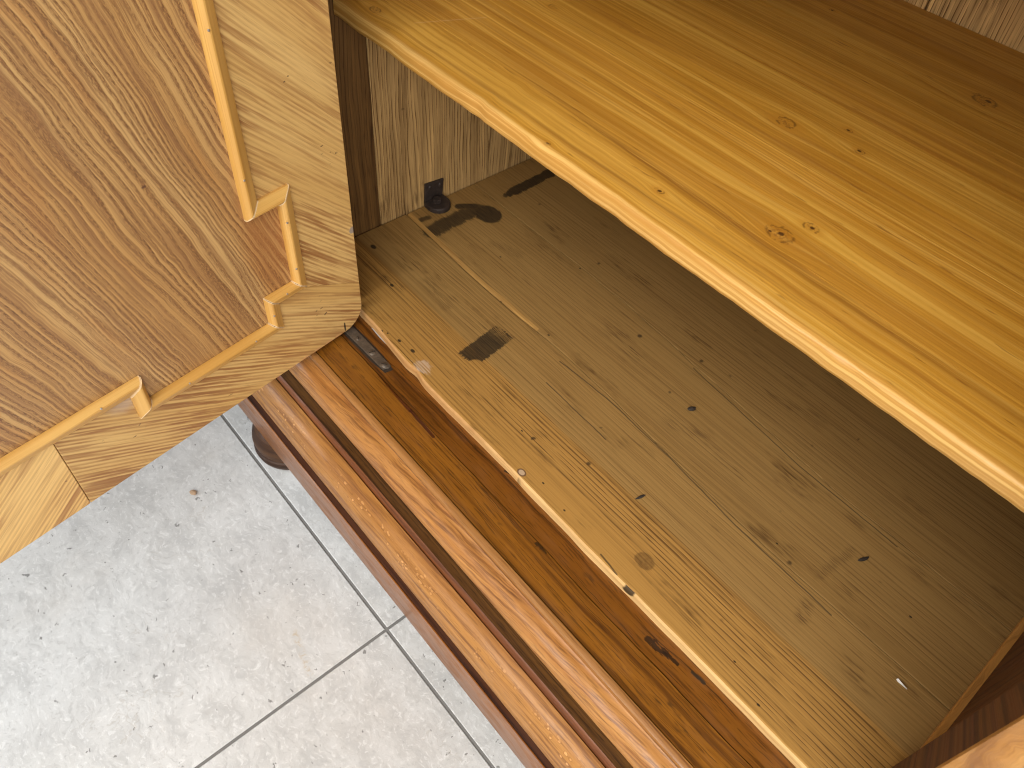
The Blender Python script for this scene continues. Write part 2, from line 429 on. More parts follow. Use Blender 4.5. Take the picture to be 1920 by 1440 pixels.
def mat_door_frame():
    M = Mat("striped_frame_veneer")
    u, v = M.uv('UVMap'); x, y = M.uv('place')
    tone, hue, seed = M.objcolor()
    sd = seed * 37.0
    w1 = M.noise(u * 4.0, v * 9.0, sd + 1.0, 3, .5) - .5
    vv = v + w1 * .0045
    broad = M.noise(u * 3.0, vv * 30.0, sd + 3.0, 3, .55)
    strp = M.noise(u * 9.0, vv * 150.0, sd + 6.0, 3, .65)
    reg = ((vv * 230.0 + broad * 2.0 + sd).frac() * 6.2832).sin() * .5 + .5
    fine = M.noise(u * 30.0, vv * 1000.0, sd, 3, .65)
    area = M.step(.36, .66, M.noise(u * 6.0, v * 11.0, sd + 9.0, 2, .5))
    c = M.mix(M.step(.3, .7, broad), (.73, .485, .185), (.64, .395, .132))
    c = M.mix(reg * M.step(.26, .54, strp) * (.36 + area * .55), c, (.335, .150, .045))
    c = M.mix(M.step(.49, .62, strp) * (.30 + area * .60), c, (.30, .128, .040))
    c = M.mix(M.step(.52, .74, fine) * .38, c, (.24, .11, .035))
    pt = M.step(.64, .68, M.noise(x * 120.0, y * 260.0, 2.0, 2, .5)) * M.step(.64, .70, M.noise(x * 26.0, y * 26.0, 7.0, 1, .5))
    c = M.mix(pt * .75, c, (.06, .03, .02))
    # split-off slivers along the bottom edge near the hinge, a grey dent on the hinge edge, a dark nick
    jl = (M.noise(x * 200.0, y * 200.0, 5.0, 2, .5) - .5)
    ch = None
    for (cx_, rx, ry) in ((.040, .006, .0045), (.0535, .0065, .005), (.071, .0065, .0045), (.0895, .0055, .0042)):
        e_ = M.step(1.1, .9, ell(x, y + jl * .002, cx_, -.0005, rx, ry))
        ch = e_ if ch is None else ch.max(e_)
    c = M.mix(ch, c, M.mix(fine, (.66, .40, .17), (.50, .24, .085)))
    dn = M.step(1.1, .8, ell(x + jl * .003, y, .0015, .1395, .005, .0045))
    c = M.mix(dn * .8, c, (.28, .25, .24))
    nk = M.step(1.1, .8, ell(x + jl * .002, y, .0285, .0085, .0014, .0075))
    c = M.mix(nk * .9, c, (.02, .015, .012))
    sm = M.step(.018, .004, ell(x, y, .2875, .098, 1.3, 1.0) + jl * .006)
    c = M.mix(sm * .6, c, (.50, .38, .30))
    c = scale_col(M, c, .80 + tone * .4)
    M.bump(M.noise(u * 12.0, v * 700.0, sd, 2, .65), .0005, .35)
    return M.out(c, .46 + fine * .12, .12, .3, .4)

def mat_moulding():
    M = Mat("bright_pine_moulding")
    u, v = M.uv('UVMap')
    tone, hue, seed = M.objcolor()
    sd = seed * 37.0
    vv = v + (M.noise(u * 6.0, v * 20.0, sd, 2, .5) - .5) * .004
    lines = M.noise(u * 4.0, vv * 700.0, sd + 2.0, 3, .6)
    fine = M.noise(u * 30.0, vv * 1600.0, sd, 2, .6)
    broad = M.noise(u * 6.0, vv * 90.0, sd + 5.0, 2, .5)
    c = M.mix(M.step(.3, .7, broad), (.72, .425, .120), (.60, .315, .070))
    c = M.mix(M.step(.48, .72, lines) * .5, c, (.47, .215, .042))
    c = M.mix(M.step(.6, .85, fine) * .2, c, (.36, .15, .03))
    # raw, broken mitre ends: 'place' u is the distance from the nearer end
    d, _ = M.uv('place')
    e_ = M.step(.0016, .0005, d + (M.noise(u * 500.0, v * 500.0, sd, 2, .6) - .5) * .0016)
    c = M.mix(e_ * .85, c, (.80, .60, .36))
    c = scale_col(M, c, .80 + tone * .4)
    M.bump(M.noise(u * 8.0, v * 900.0, sd, 2, .65), .0004, .3)
    return M.out(c, .40 + fine * .1, .18, .25)

def mat_tile():
    M = Mat("concrete_look_tile")
    x, y, z = M.pos()
    cl = M.noise(x * 3.0, y * 3.0, 1.0, 5, .6)
    wx = x + (M.noise(x * 14.0, y * 14.0, 3.0, 4, .65) - .5) * .05
    wy = y + (M.noise(x * 14.0, y * 14.0, 8.0, 4, .65) - .5) * .05
    md = M.noise(wx * 20.0, wy * 34.0, 2.0, 7, .74)
    bl = M.noise(wx * 120.0, wy * 190.0, 5.0, 5, .75)
    fn = M.noise(x * 700.0, y * 700.0, 4.0, 3, .65)
    c = M.mix(M.step(.30, .70, cl), (.545, .542, .530), (.620, .626, .622))
    c = M.mix(M.step(.46, .62, md) * .42, c, (.700, .705, .702))
    c = M.mix(M.step(.51, .37, md) * .55, c, (.450, .452, .450))
    c = M.mix(M.step(.46, .36, bl) * .60, c, (.440, .440, .436))
    c = M.mix(M.step(.53, .63, bl) * .60, c, (.780, .784, .782))
    c = M.mix((fn - .35) * .45, c, (.42, .41, .40))
    # warm hazy stains
    c = M.mix(M.step(.55, .75, M.noise(x * 6.0, y * 6.0, 9.0, 4, .6)) * .30, c, (.58, .545, .50))
    # pits
    px = x + (M.noise(x * 150.0, y * 150.0, 1.0, 2, .5) - .5) * .014
    py = y + (M.noise(x * 150.0, y * 150.0, 7.0, 2, .5) - .5) * .014
    ps = M.noise(x * 55.0, y * 55.0, 14.0, 2, .5)
    vd = M.voro(px * 95.0, py * 130.0, 0.0)
    pit = M.step(.16, .09, vd) * M.step(.53, .57, ps)
    vd2 = M.voro(px * 38.0, py * 60.0, 3.0)
    pit = pit.max(M.step(.115, .075, vd2) * M.step(.50, .54, M.noise(x * 24.0, y * 24.0, 20.0, 1, .5)))
    c = M.mix(pit * .8, c, (.16, .155, .15))
    # hairline crazing and an ochre scuff
    cr = (M.noise(wx * 11.0, wy * 11.0, 30.0, 4, .6) - .5).abs()
    c = M.mix(M.step(.004, .001, cr) * M.step(.5, .65, M.noise(x * 8.0, y * 8.0, 33.0, 2, .5)) * .35, c, (.40, .36, .31))
    sf = seg(M, x + (md - .5) * .006, y, -.425, .100, -.372, .088)
    c = M.mix(M.step(.006, .001, sf) * M.step(.45, .6, bl) * .65, c, (.44, .33, .19))
    M.bump(M.noise(x * 90.0, y * 110.0, 2.0, 3, .65), .0007, .3)
    return M.out(c, .40 + bl * .18, 0.0, .2, .45)

def mat_simple(name, col, rough, metal=0.0, var=.25, scale=300.0, bumpd=.0004, coat=0.0):
    M = Mat(name)
    tc = M.node('ShaderNodeTexCoord'); sp = M.node('ShaderNodeSeparateXYZ')
    M.link(tc.outputs['Object'], sp.inputs[0])
    x, y, z = (S(M, sp.outputs[i]) for i in range(3))
    n = M.noise(x * scale, y * scale, z * scale, 4, .65)
    c = M.mix(n, tuple(v * (1 - var) for v in col), tuple(min(1.0, v * (1 + var)) for v in col))
    M.bump(n, bumpd, .5)
    return M.out(c, (n * .25) + (rough - .12), coat, .15, .5, metal)

MT = {}
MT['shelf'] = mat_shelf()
MT['bottom'] = mat_old_pine("old_scrubbed_pine", (.370, .222, .072), (.295, .163, .045), (.108, .046, .011), bottom=True, warm_front=True)
MT['side'] = mat_old_pine("weathered_side_pine", (.56, .370, .155), (.40, .240, .088), (.118, .058, .018), dash=1.2)
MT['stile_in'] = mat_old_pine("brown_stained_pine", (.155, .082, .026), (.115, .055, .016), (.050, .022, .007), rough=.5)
MT['raw_edge'] = mat_old_pine("freshly_planed_edge", (.72, .50, .23), (.66, .40, .15), (.42, .21, .06), dash=.4, rough=.5, raw=True)
MT['wane'] = mat_old_pine("rounded_board_edge", (.46, .265, .080), (.40, .215, .055), (.20, .085, .02), dash=.5)
MT['rail'] = mat_figured("walnut_rail", (.275, .105, .011), (.215, .078, .008), (.080, .025, .003), 150.0, .014, .55, .30, .60, cracks=62.0, marks=((-.256, .3096, -.242, .3102, .0020, (.014, .007, .003), .85, .014), (-.535, .3130, -.470, .3095, .0034, (.060, .010, .003), .8, .001), (-.470, .3098, -.425, .3080, .0024, (.045, .007, .002), .85, .0006)))
MT['rail_red'] = mat_figured("reddish_walnut_rail", (.175, .060, .007), (.215, .078, .009), (.058, .017, .002), 130.0, .016, .55, .30, .55, cracks=55.0, marks=((-.116, .3250, -.098, .3265, .0045, (.014, .007, .004), .85, .016), (-.098, .3268, -.083, .3290, .0022, (.014, .007, .004), .9, .008), (-.069, .3336, -.056, .3350, .0022, (.022, .016, .011), .9, .004), (-.342, .3408, -.337, .3425, .0014, (.012, .006, .003), .9, .001)))
MT['cap'] = mat_figured("tan_cap_strip", (.36, .165, .045), (.30, .125, .030), (.16, .055, .012), 300.0, .006, .4, .34, .3)
MT['ogee'] = mat_figured("figured_cherry_moulding", (.50, .240, .064), (.39, .160, .036), (.185, .064, .015), 230.0, .010, .22, .40, .45, curl=.005, coat_rough=.28, tilt=.09, flame=12.0)
MT['cove'] = mat_figured("dark_walnut_cove", (.092, .038, .008), (.060, .023, .004), (.020, .007, .002), 260.0, .008, .0, .7, .6, spec=.12)
MT['fillet'] = mat_figured("mahogany_fillet", (.215, .066, .014), (.165, .048, .010), (.08, .022, .005), 120.0, .01, .1, .45, .25)
MT['torus'] = mat_figured("beech_moulding_with_glints", (.45, .210, .052), (.36, .150, .030), (.18, .062, .014), 190.0, .012, .22, .40, .35, glints=True, coat_rough=.28, tilt=.03, flame=8.0)  # crown flecks are painted glints
MT['ledge'] = mat_figured("shaded_mahogany_ledge", (.070, .022, .007), (.048, .014, .004), (.018, .005, .002), 200.0, .008, .0, .6, .35, spec=.15)  # dark mahogany with the overhang's shade put into the colour
MT['plinth'] = mat_figured("polished_plinth_veneer", (.310, .112, .024), (.270, .092, .017), (.20, .062, .010), 45.0, .03, .10, .26, .06, coat_rough=.06)
MT['foot'] = mat_figured("turned_foot_walnut", (.090, .040, .016), (.062, .025, .009), (.028, .011, .005), 130.0, .02, .05, .48, .45, spec=.3)
MT['burl'] = mat_figured("burl_front_stile", (.56, .290, .080), (.42, .185, .038), (.20, .072, .012), 60.0, .03, .15, .34, .15, curl=.02, coat_rough=.3)
MT['redside'] = mat_figured("dark_red_side", (.140, .052, .012), (.110, .036, .008), (.045, .014, .004), 130.0, .012, .0, .55, .3)
MT['panel'] = mat_door_panel()
MT['frame'] = mat_door_frame()
MT['mould'] = mat_moulding()
MT['tile'] = mat_tile()
MT['grout'] = mat_simple("grey_grout", (.185, .18, .172), .9, 0.0, .2, 500.0)
MT['iron'] = mat_simple("worn_iron", (.135, .105, .078), .50, .40, .75, 220.0)
MT['black_iron'] = mat_simple("blackened_iron", (.050, .036, .030), .55, .35, .7, 180.0)
MT['steel'] = mat_simple("bright_nail_steel", (.62, .60, .57), .35, .9, .2, 900.0)
MT['dark'] = mat_simple("dark_debris", (.030, .020, .013), .7, 0.0, .4, 900.0)
MT['crumb'] = mat_simple("wood_crumb", (.40, .27, .17), .8, 0.0, .35, 700.0)
MT['paper'] = mat_simple("white_sliver", (.90, .88, .82), .6, 0.0, .06, 500.0)
MT['gap_strip'] = mat_simple("gap_floor_grey", (.42, .43, .44), .6, 0.0, .12, 300.0)  # pale grey of the floor seen through a gap

# ------------------------------------------------------------------ mesh helpers
COL = scene.collection
BASE = Vector((-0.32, 0.60, 0.0))          # foot point of the wardrobe

def empty(name, loc, parent=None):
    o = bpy.data.objects.new(name, None); COL.objects.link(o)
    o.empty_display_size = .05
    if parent: o.parent = parent; o.location = Vector(loc) - world_loc(parent)
    else: o.location = loc
    return o

def world_loc(o):
    v = Vector(o.location)
    while o.parent: o = o.parent; v += Vector(o.location)
    return v

def build(name, verts, faces, uv, mat, parent=None, place=None, smooth=False, origin=None, tone=.5, hue=.0, seed=None, label=None):
    """verts in world space; uv/place: per-face lists of per-loop (a, b) pairs"""
    me = bpy.data.meshes.new(name)
    org = Vector(origin) if origin is not None else (Vector(world_loc(parent)) if parent else Vector((0, 0, 0)))
    me.from_pydata([tuple(Vector(v) - org) for v in verts], [], faces)
    l1 = me.uv_layers.new(name='UVMap'); l2 = me.uv_layers.new(name='place')
    i = 0
    for fi, f in enumerate(faces):
        for k in range(len(f)):
            l1.data[i].uv = uv[fi][k]
            l2.data[i].uv = (place or uv)[fi][k]
            i += 1
    me.polygons.foreach_set('use_smooth', [bool(smooth)] * len(faces))
    me.materials.append(mat)
    me.update()
    o = bpy.data.objects.new(name, me); COL.objects.link(o)
    if parent:
        o.parent = parent
        o.location = org - world_loc(parent)
    else:
        o.location = org
    o.color = (tone, hue, seed if seed is not None else random.random(), 1)
    if label: o['label'] = label
    return o

def fix_normals(o, ang=None):
    bm = bmesh.new(); bm.from_mesh(o.data)
    bmesh.ops.recalc_face_normals(bm, faces=bm.faces[:])
    bm.to_mesh(o.data); bm.free()
    if ang is not None:
        o.data.set_sharp_from_angle(angle=math.radians(ang))
    return o

def sweep(name, prof, x0, x1, nx, mat, parent, closed=True, wob=0.0, axis='X', smooth=True, sharp=40, tone=.5, hue=0.0, seed=None, uvo=(0, 0), label=None, deform=None):
    """profile [(y, z)] swept along X; u = along, v = arc length; place = (x, y)"""
    arc = [0.0]
    for p, q in zip(prof, prof[1:] + prof[:1]):
        arc.append(arc[-1] + math.hypot(q[0] - p[0], q[1] - p[1]))
    n = len(prof); verts = []; s0 = random.random() * 50
    for i in range(nx + 1):
        x = x0 + (x1 - x0) * i / nx
        for j, (y, z) in enumerate(prof):
            dy = dz = 0.0
            if wob:
                dy = wob * mnoise.noise((x * 9 + s0, j * .8, 1.0)); dz = wob * mnoise.noise((x * 11 + s0, j * .8, 7.0))
            if deform:
                ddx, ddy, ddz = deform(x, j, y, z); verts.append((x + ddx, y + dy + ddy, z + dz + ddz))
            else: verts.append((x, y + dy, z + dz))
    faces, uv, pl = [], [], []
    for i in range(nx):
        for j in range(n):
            jj = (j + 1) % n
            f = (i * n + j, i * n + jj, (i + 1) * n + jj, (i + 1) * n + j)
            faces.append(f)
            ua, ub = verts[i * n][0], verts[(i + 1) * n][0]
            uv.append([(ua + uvo[0], arc[j] + uvo[1]), (ua + uvo[0], arc[j + 1] + uvo[1]), (ub + uvo[0], arc[j + 1] + uvo[1]), (ub + uvo[0], arc[j] + uvo[1])])
            pl.append([(verts[k][0], verts[k][1]) for k in f])
    for base in (0, nx * n):
        f = tuple(base + j for j in range(n)); faces.append(f)
        uv.append([(verts[k][2], verts[k][1]) for k in f]); pl.append([(verts[k][0], verts[k][1]) for k in f])
    o = build(name, verts, faces, uv, mat, parent, pl, smooth, tone=tone, hue=hue, seed=seed, label=label)
    return fix_normals(o, sharp if smooth else None)

def plate(name, outline, frame, t0, t1, mat, parent, gang=0.0, bev=.0008, tone=.5, hue=0.0, seed=None, smooth=False, label=None, uvo=(0, 0), bseg=2):
    """flat outline [(s, t)] in a frame (origin, es, et, n) given a thickness t0..t1 along n.
    gang: angle of the grain from es, radians"""
    O, es, et, nn = frame
    bm = bmesh.new()
    vs_ = [bm.verts.new(O + es * s + et * t + nn * t1) for s, t in outline]
    f = bm.faces.new(vs_)
    r = bmesh.ops.extrude_face_region(bm, geom=[f])
    nv = [g for g in r['geom'] if isinstance(g, bmesh.types.BMVert)]
    bmesh.ops.translate(bm, verts=nv, vec=nn * (t0 - t1))
    bmesh.ops.recalc_face_normals(bm, faces=bm.faces[:])
    if bev:
        ed = [e for e in bm.edges if len(e.link_faces) == 2 and (all(((v.co - O).dot(nn) - t1) ** 2 < 1e-12 for v in e.verts))]
        bmesh.ops.bevel(bm, geom=ed, offset=bev, segments=bseg, profile=.5, affect='EDGES')
    bmesh.ops.triangulate(bm, faces=[f for f in bm.faces if len(f.verts) > 4])
    ca, sa = math.cos(gang), math.sin(gang)
    l1 = bm.loops.layers.uv.new('UVMap'); l2 = bm.loops.layers.uv.new('place')
    for f in bm.faces:
        for lp in f.loops:
            d = lp.vert.co - O; s, t, w = d.dot(es), d.dot(et), d.dot(nn)
            uu, vv = s * ca + t * sa, -s * sa + t * ca
            side = abs(f.normal.dot(nn)) < .5
            lp[l1].uv = (uu + uvo[0], vv + uvo[1] + (w if side else 0)); lp[l2].uv = (s, t)
        f.smooth = smooth
    me = bpy.data.meshes.new(name)
    org = world_loc(parent) if parent else O
    bmesh.ops.translate(bm, verts=bm.verts[:], vec=-Vector(org))
    bm.to_mesh(me); bm.free()
    me.materials.append(mat)
    o = bpy.data.objects.new(name, me); COL.objects.link(o)
    if parent: o.parent = parent
    else: o.location = org
    o.color = (tone, hue, seed if seed is not None else random.random(), 1)
    if label: o['label'] = label
    return o

def lathe(name, prof, center, mat, parent, seg_=48, axis=Vector((0, 0, 1)), tone=.5, smooth=True, sharp=35, label=None):
    q = axis.normalized().to_track_quat('Z', 'Y').to_matrix()
    verts, faces, uv = [], [], []
    arc = [0.0]
    for p, r in zip(prof, prof[1:]): arc.append(arc[-1] + math.hypot(p[0] - r[0], p[1] - r[1]))
    for i in range(seg_):
        a = 2 * math.pi * i / seg_
        for (r, z) in prof: verts.append(Vector(center) + q @ Vector((r * math.cos(a), r * math.sin(a), z)))
    n = len(prof)
    for i in range(seg_):
        k = (i + 1) % seg_
        for j in range(n - 1):
            faces.append((i * n + j, k * n + j, k * n + j + 1, i * n + j + 1))
            rr = max(.01, prof[0][0])
            u0, u1 = i / seg_ * .3, (i + 1) / seg_ * .3
            uv.append([(u0, arc[j]), (u1, arc[j]), (u1, arc[j + 1]), (u0, arc[j + 1])])
    faces.append(tuple(i * n for i in range(seg_))); uv.append([(verts[k * n][0], verts[k * n][1]) for k in range(seg_)])
    faces.append(tuple(i * n + n - 1 for i in range(seg_))); uv.append([(verts[k * n + n - 1][0], verts[k * n + n - 1][1]) for k in range(seg_)])
    o = build(name, verts, faces, uv, mat, parent, None, smooth, tone=tone, label=label)
    return fix_normals(o, sharp)

# ------------------------------------------------------------------ floor: tiles on a grout bed
GX, GY, TS, GW = -0.3605, 0.1868, 0.60, 0.0036
floor = empty('floor', (GX, GY, 0.0)); floor['kind'] = 'structure'
n_lo, n_hi = -5, 5
a0, a1 = GX + n_lo * TS, GX + n_hi * TS; b0, b1 = GY + n_lo * TS, GY + n_hi * TS
build('grout_bed', [(a0, b0, -.0016), (a1, b0, -.0016), (a1, b1, -.0016), (a0, b1, -.0016)], [(0, 1, 2, 3)],
      [[(0, 0), (1, 0), (1, 1), (0, 1)]], MT['grout'], floor)
tile_me = None
h = TS / 2 - GW / 2; bv = .0009
tv = [(-h, -h, -.008), (h, -h, -.008), (h, h, -.008), (-h, h, -.008), (-h, -h, -bv), (h, -h, -bv), (h, h, -bv), (-h, h, -bv),
      (-h + bv, -h + bv, 0), (h - bv, -h + bv, 0), (h - bv, h - bv, 0), (-h + bv, h - bv, 0)]
tf = [(0, 1, 5, 4), (1, 2, 6, 5), (2, 3, 7, 6), (3, 0, 4, 7), (4, 5, 9, 8), (5, 6, 10, 9), (6, 7, 11, 10), (7, 4, 8, 11), (8, 9, 10, 11)]
for i in range(n_lo, n_hi):
    for j in range(n_lo, n_hi):
        if tile_me is None:
            tile_me = bpy.data.meshes.new('tile'); tile_me.from_pydata(tv, [], tf); tile_me.materials.append(MT['tile'])
        t = bpy.data.objects.new('tile', tile_me); COL.objects.link(t); t.parent = floor
        t.location = ((i + .5) * TS, (j + .5) * TS, 0)

# ------------------------------------------------------------------ wardrobe
W = empty('wardrobe', BASE)
W['label'] = 'old wooden wardrobe with its left door open and a honey pine shelf inside'
W['category'] = 'wardrobe'

ZB = .230            # top of the bottom boards
ZR = .218            # top of the front rail
XL, XR = -.7476, .107
YB = .963
ZT = 1.86

# --- base: rail and mouldings, profile from inside to outside ------------------
BX0, BX1 = -.800, .165
def bez(p0, p1, p2, n):
    return [((1 - t) ** 2 * p0[0] + 2 * t * (1 - t) * p1[0] + t * t * p2[0], (1 - t) ** 2 * p0[1] + 2 * t * (1 - t) * p1[1] + t * t * p2[1]) for t in [k / n for k in range(n + 1)]]

base = empty('base', BASE, W)
def seam_y(x): return .3115 + .0016 * mnoise.noise((x * 9, 8, 3)) + .0007 * mnoise.noise((x * 35, 2, 3))
NX = 90
def rail_outer_def(x, j, y, z):
    return (0, (seam_y(x) - .0004 - y + .0005 * mnoise.noise((x * 40, 3, 0))) if j in (2, 3) else 0.0, 0)
def rail_inner_def(x, j, y, z):
    return (0, (seam_y(x) + .0006 - y + .0005 * mnoise.noise((x * 40, 3, 0))) if j in (0, 1) else 0.0, 0)
sweep('rail', [(.2746, .204), (.2746, ZR - .0003), (.3135, ZR), (.3135, .204)], BX0, BX1, NX, MT['rail'], base, wob=.0003, smooth=False, seed=.31, deform=rail_outer_def)
sweep('rail', [(.3135, .204), (.3135, ZR + .0003), (.352, ZR + .0003), (.352, .204)], BX0, BX1, NX, MT['rail_red'], base, wob=.0003, smooth=False, seed=.62, deform=rail_inner_def)
sweep('cap_strip', [(.2733, .200), (.2733, ZR - .0008), (.2690, ZR - .0006), (.2660, .2158), (.2650, .2135), (.2655, .2115), (.2655, .200)], BX0, BX1, NX, MT['cap'], base, wob=.00035, seed=.2)
og = [(.2653, .196), (.2653, .2108), (.2632, .2096)] + bez((.2632, .2096), (.2455, .2105), (.2432, .1905), 9)[1:] + [(.2436, .188), (.2500, .1865)]
sweep('ogee_moulding', og, BX0, BX1, NX, MT['ogee'], base, wob=.00035, seed=.45)
sweep('cove_moulding', [(.268, .200), (.2515, .1864)] + bez((.2490, .1862), (.2455, .1745), (.2376, .1705), 6) + [(.2376, .160), (.268, .160)], BX0, BX1, 60, MT['cove'], base, wob=.00025, seed=.7)
sweep('fillet_moulding', [(.262, .168), (.2388, .1692), (.2366, .1684), (.2336, .1640), (.2336, .152), (.262, .152)], BX0, BX1, 60, MT['fillet'], base, wob=.00025, seed=.12)
to = [(.2326, .140), (.2326, .1600)] + bez((.2322, .1618), (.2085, .1604), (.2062, .1258), 12) + [(.2068, .1236), (.2150, .1230), (.2326, .1230)]
sweep('torus_moulding', to, BX0, BX1, NX, MT['torus'], base, wob=.00035, seed=.86)
sweep('plinth_ledge', [(.255, .1228), (.2120, .1228), (.2085, .1175), (.2026, .1146), (.2026, .060), (.255, .060)], BX0, BX1, 40, MT['ledge'], base, wob=.00015, seed=.52, sharp=25)
sweep('plinth_band', [(.2022, .058), (.2022, .1146), (.2014, .1149), (.2008, .1143), (.2008, .0555), (.2014, .0540), (.2022, .0540)], BX0, BX1, 40, MT['plinth'], base, wob=.0001, seed=.33, sharp=25)
# rear and side frame of the base, so that the box is closed underneath
sweep('base_frame', [(.256, .058), (.256, .196), (.96, .196), (.96, .058)], BX0 + .01, BX1 - .01, 1, MT['cove'], base, smooth=False, seed=.9)
fp = [(.020, .0575), (.034, .0560), (.0440, .0500), (.0500, .0400), (.0517, .0310), (.0512, .0255), (.0490, .0235), (.0482, .0215), (.0492, .0195), (.0515, .0180), (.0524, .0130), (.0510, .0065), (.0470, .0015), (.0450, 0.0)]
foot0 = None
for (fx, fy) in ((-.667, .2420), (.055, .2420), (-.667, .90), (.055, .90)):
    if foot0 is None:
        foot0 = lathe('foot', fp, (fx, fy, 0), MT['foot'], W, 64)
        fpos = (fx, fy)
    else:
        c = foot0.copy(); COL.objects.link(c); c.parent = W
        c.location = Vector(foot0.location) + Vector((fx - fpos[0], fy - fpos[1], 0))

# --- bottom: three old boards and what lies behind them -----------------------
bottom = empty('bottom', BASE, W)
def front_y(x):
    y = .3425 + .0006 * mnoise.noise((x * 30, 0, 2)) + .0012 * mnoise.noise((x * 7, 5, 2))
    y += .0065 * max(0.0, min(1.0, (-.50 - x) / .10))
    y += .0030 * math.exp(-((x + .505) / .012) ** 2)
    return y
def gap1_y(x):
    t = max(0.0, min(1.0, (x + .45) / .35))
    return .4985 - .016 * t + .0035 * math.sin(x * 14.0) * (1 - t) + .0008 * mnoise.noise((x * 25, 1, 1))
def gap2_y(x):
    t = max(0.0, min(1.0, (x + .45) / .35))
    return .6225 - .026 * t + .0015 * mnoise.noise((x * 18, 4, 1))
def gap3_y(x): return .770 + .002 * mnoise.noise((x * 10, 9, 1))
def gap4_y(x): return .900

def floor_board(yf, yb, x0, x1, wane, seed, tone, front=False, zoff=0.0, gap=.00035, label=None):
    """board between curves yf(x) and yb(x); wane(x) = width of the rounded-off near edge"""
    nx = 170; verts = []; ny = 10
    sect = None
    for i in range(nx + 1):
        x = x0 + (x1 - x0) * i / nx
        ya, yb_ = yf(x) + gap + (.0009 * max(0.0, min(1.0, (-.42 - x) / .06)) if seed == .57 else 0.0), yb(x) - gap
        w = wane(x)
        cup = .0004 * mnoise.noise((x * 5, seed * 9, 3))
        k_ = min(1.0, w / .004)
        pts = [(ya + .0005, ZB - .0125), (ya, ZB - .0095), (ya + w * .06, ZB - .0004 - k_ * (.0012 + w * .10)), (ya + w * .35, ZB - .0002 - k_ * (.0005 + w * .03)), (ya + w, ZB)]
        if front:
            k = .0018 * (1 + .5 * mnoise.noise((x * 60, 7, 2)))
            q_ = .0010 * mnoise.noise((x * 22, 3, 4))
            pts = [(ya - .0016 + q_, ZB - .0130), (ya - .0017 + q_, ZB - .0070), (ya - .0012 + q_ * .6, ZB - .0030), (ya + k * .30, ZB - .0008), (ya + k, ZB)]
        m = 7
        for k in range(1, m + 1):
            pts.append((ya + w + (yb_ - ya - w - .0006) * k / m, ZB + cup * math.sin(math.pi * k / m)))
        pts += [(yb_, ZB - .0006), (yb_, ZB - .0125)]
        verts += [(x, y, z + zoff) for y, z in pts]
        n = len(pts)
    faces, uv, pl = [], [], []
    for i in range(nx):
        for j in range(n):
            jj = (j + 1) % n
            f = (i * n + j, i * n + jj, (i + 1) * n + jj, (i + 1) * n + j)
            faces.append(f)
            uv.append([(verts[k][0], verts[k][1] - verts[k][2] * .8) for k in f]); pl.append([(verts[k][0], verts[k][1]) for k in f])
    for b in (0, nx * n):
        f = tuple(b + j for j in range(n)); faces.append(f)
        uv.append([(verts[k][2], verts[k][1]) for k in f]); pl.append([(verts[k][0], verts[k][1]) for k in f])
    o = build('bottom_board', verts, faces, uv, MT['bottom'], bottom, pl, True, tone=tone, seed=seed, label=label)
    # raw planed edge gets its own material
    o.data.materials.append(MT['raw_edge'] if front else MT['wane'])
    if front:
        for fi in range(nx * n):
            if fi % n in (0, 1, 2): o.data.polygons[fi].material_index = 1
    else:
        for fi in range(nx * n):
            if fi % n in (2, 3) and wane(verts[faces[fi][0]][0]) > .0045: o.data.polygons[fi].material_index = 1
    return fix_normals(o, 14)

floor_board(front_y, gap1_y, XL + .0022, XR - .0006, lambda x: .0018, .13, .52, front=True)
floor_board(gap1_y, gap2_y, XL + .0022, XR - .0006, lambda x: .0006 + .0056 * max(0.0, min(1.0, (-.40 - x) / .10)) * (1 + .55 * mnoise.noise((x * 16, 2, 2))), .57, .34)  # tone lowered, shade under the shelf put into the colour
floor_board(gap2_y, gap3_y, XL + .0022, XR - .0006, lambda x: .0006, .79, .24)  # toned down further for the same painted shade
floor_board(gap3_y, gap4_y, XL + .0022, XR - .0006, lambda x: .0006, .36, .30)
floor_board(gap4_y, lambda x: YB - .001, XL + .0022, XR - .0006, lambda x: .0006, .22, .48)

# --- sides, back, top ----------------------------------------------------------
EZ = Vector((0, 0, 1)); EX = Vector((1, 0, 0)); EY = Vector((0, 1, 0))
left = empty('side_panel', BASE, W)
fl = (Vector((XL, 0, 0)), EY, EZ, EX)
def wall_board(parent, frame, s0, s1, z0, z1, mat, seed, tone, off=0.0, name='board'):
    return plate(name, [(s0, z0), (s1, z0), (s1, z1), (s0, z1)], frame, -.018, off, mat, parent, gang=math.pi / 2, bev=.0012, seed=seed, tone=tone)
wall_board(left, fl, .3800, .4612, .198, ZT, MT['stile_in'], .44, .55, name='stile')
wall_board(left, fl, .4616, .648, .198, ZT, MT['side'], .15, .52)
wall_board(left, fl, .6484, .81, .198, ZT, MT['side'], .71, .5)
wall_board(left, fl, .8104, YB + .02, .198, ZT, MT['side'], .38, .5)
plate('corner_post', [(-.800, .335), (-.642, .335), (-.642, .346), (-.7660, .398), (-.800, .398)], (Vector((0, 0, .219)), EX, EY, EZ), 0.0, ZT - .219, MT['stile_in'], left, bev=0, tone=.6, seed=.6)
plate('outer_panel', [(.4, .198), (YB + .02, .198), (YB + .02, ZT), (.4, ZT)], (Vector((-.800, 0, 0)), EY, EZ, EX), 0.0, .016, MT['rail'], left, gang=math.pi / 2, bev=0, seed=.4)

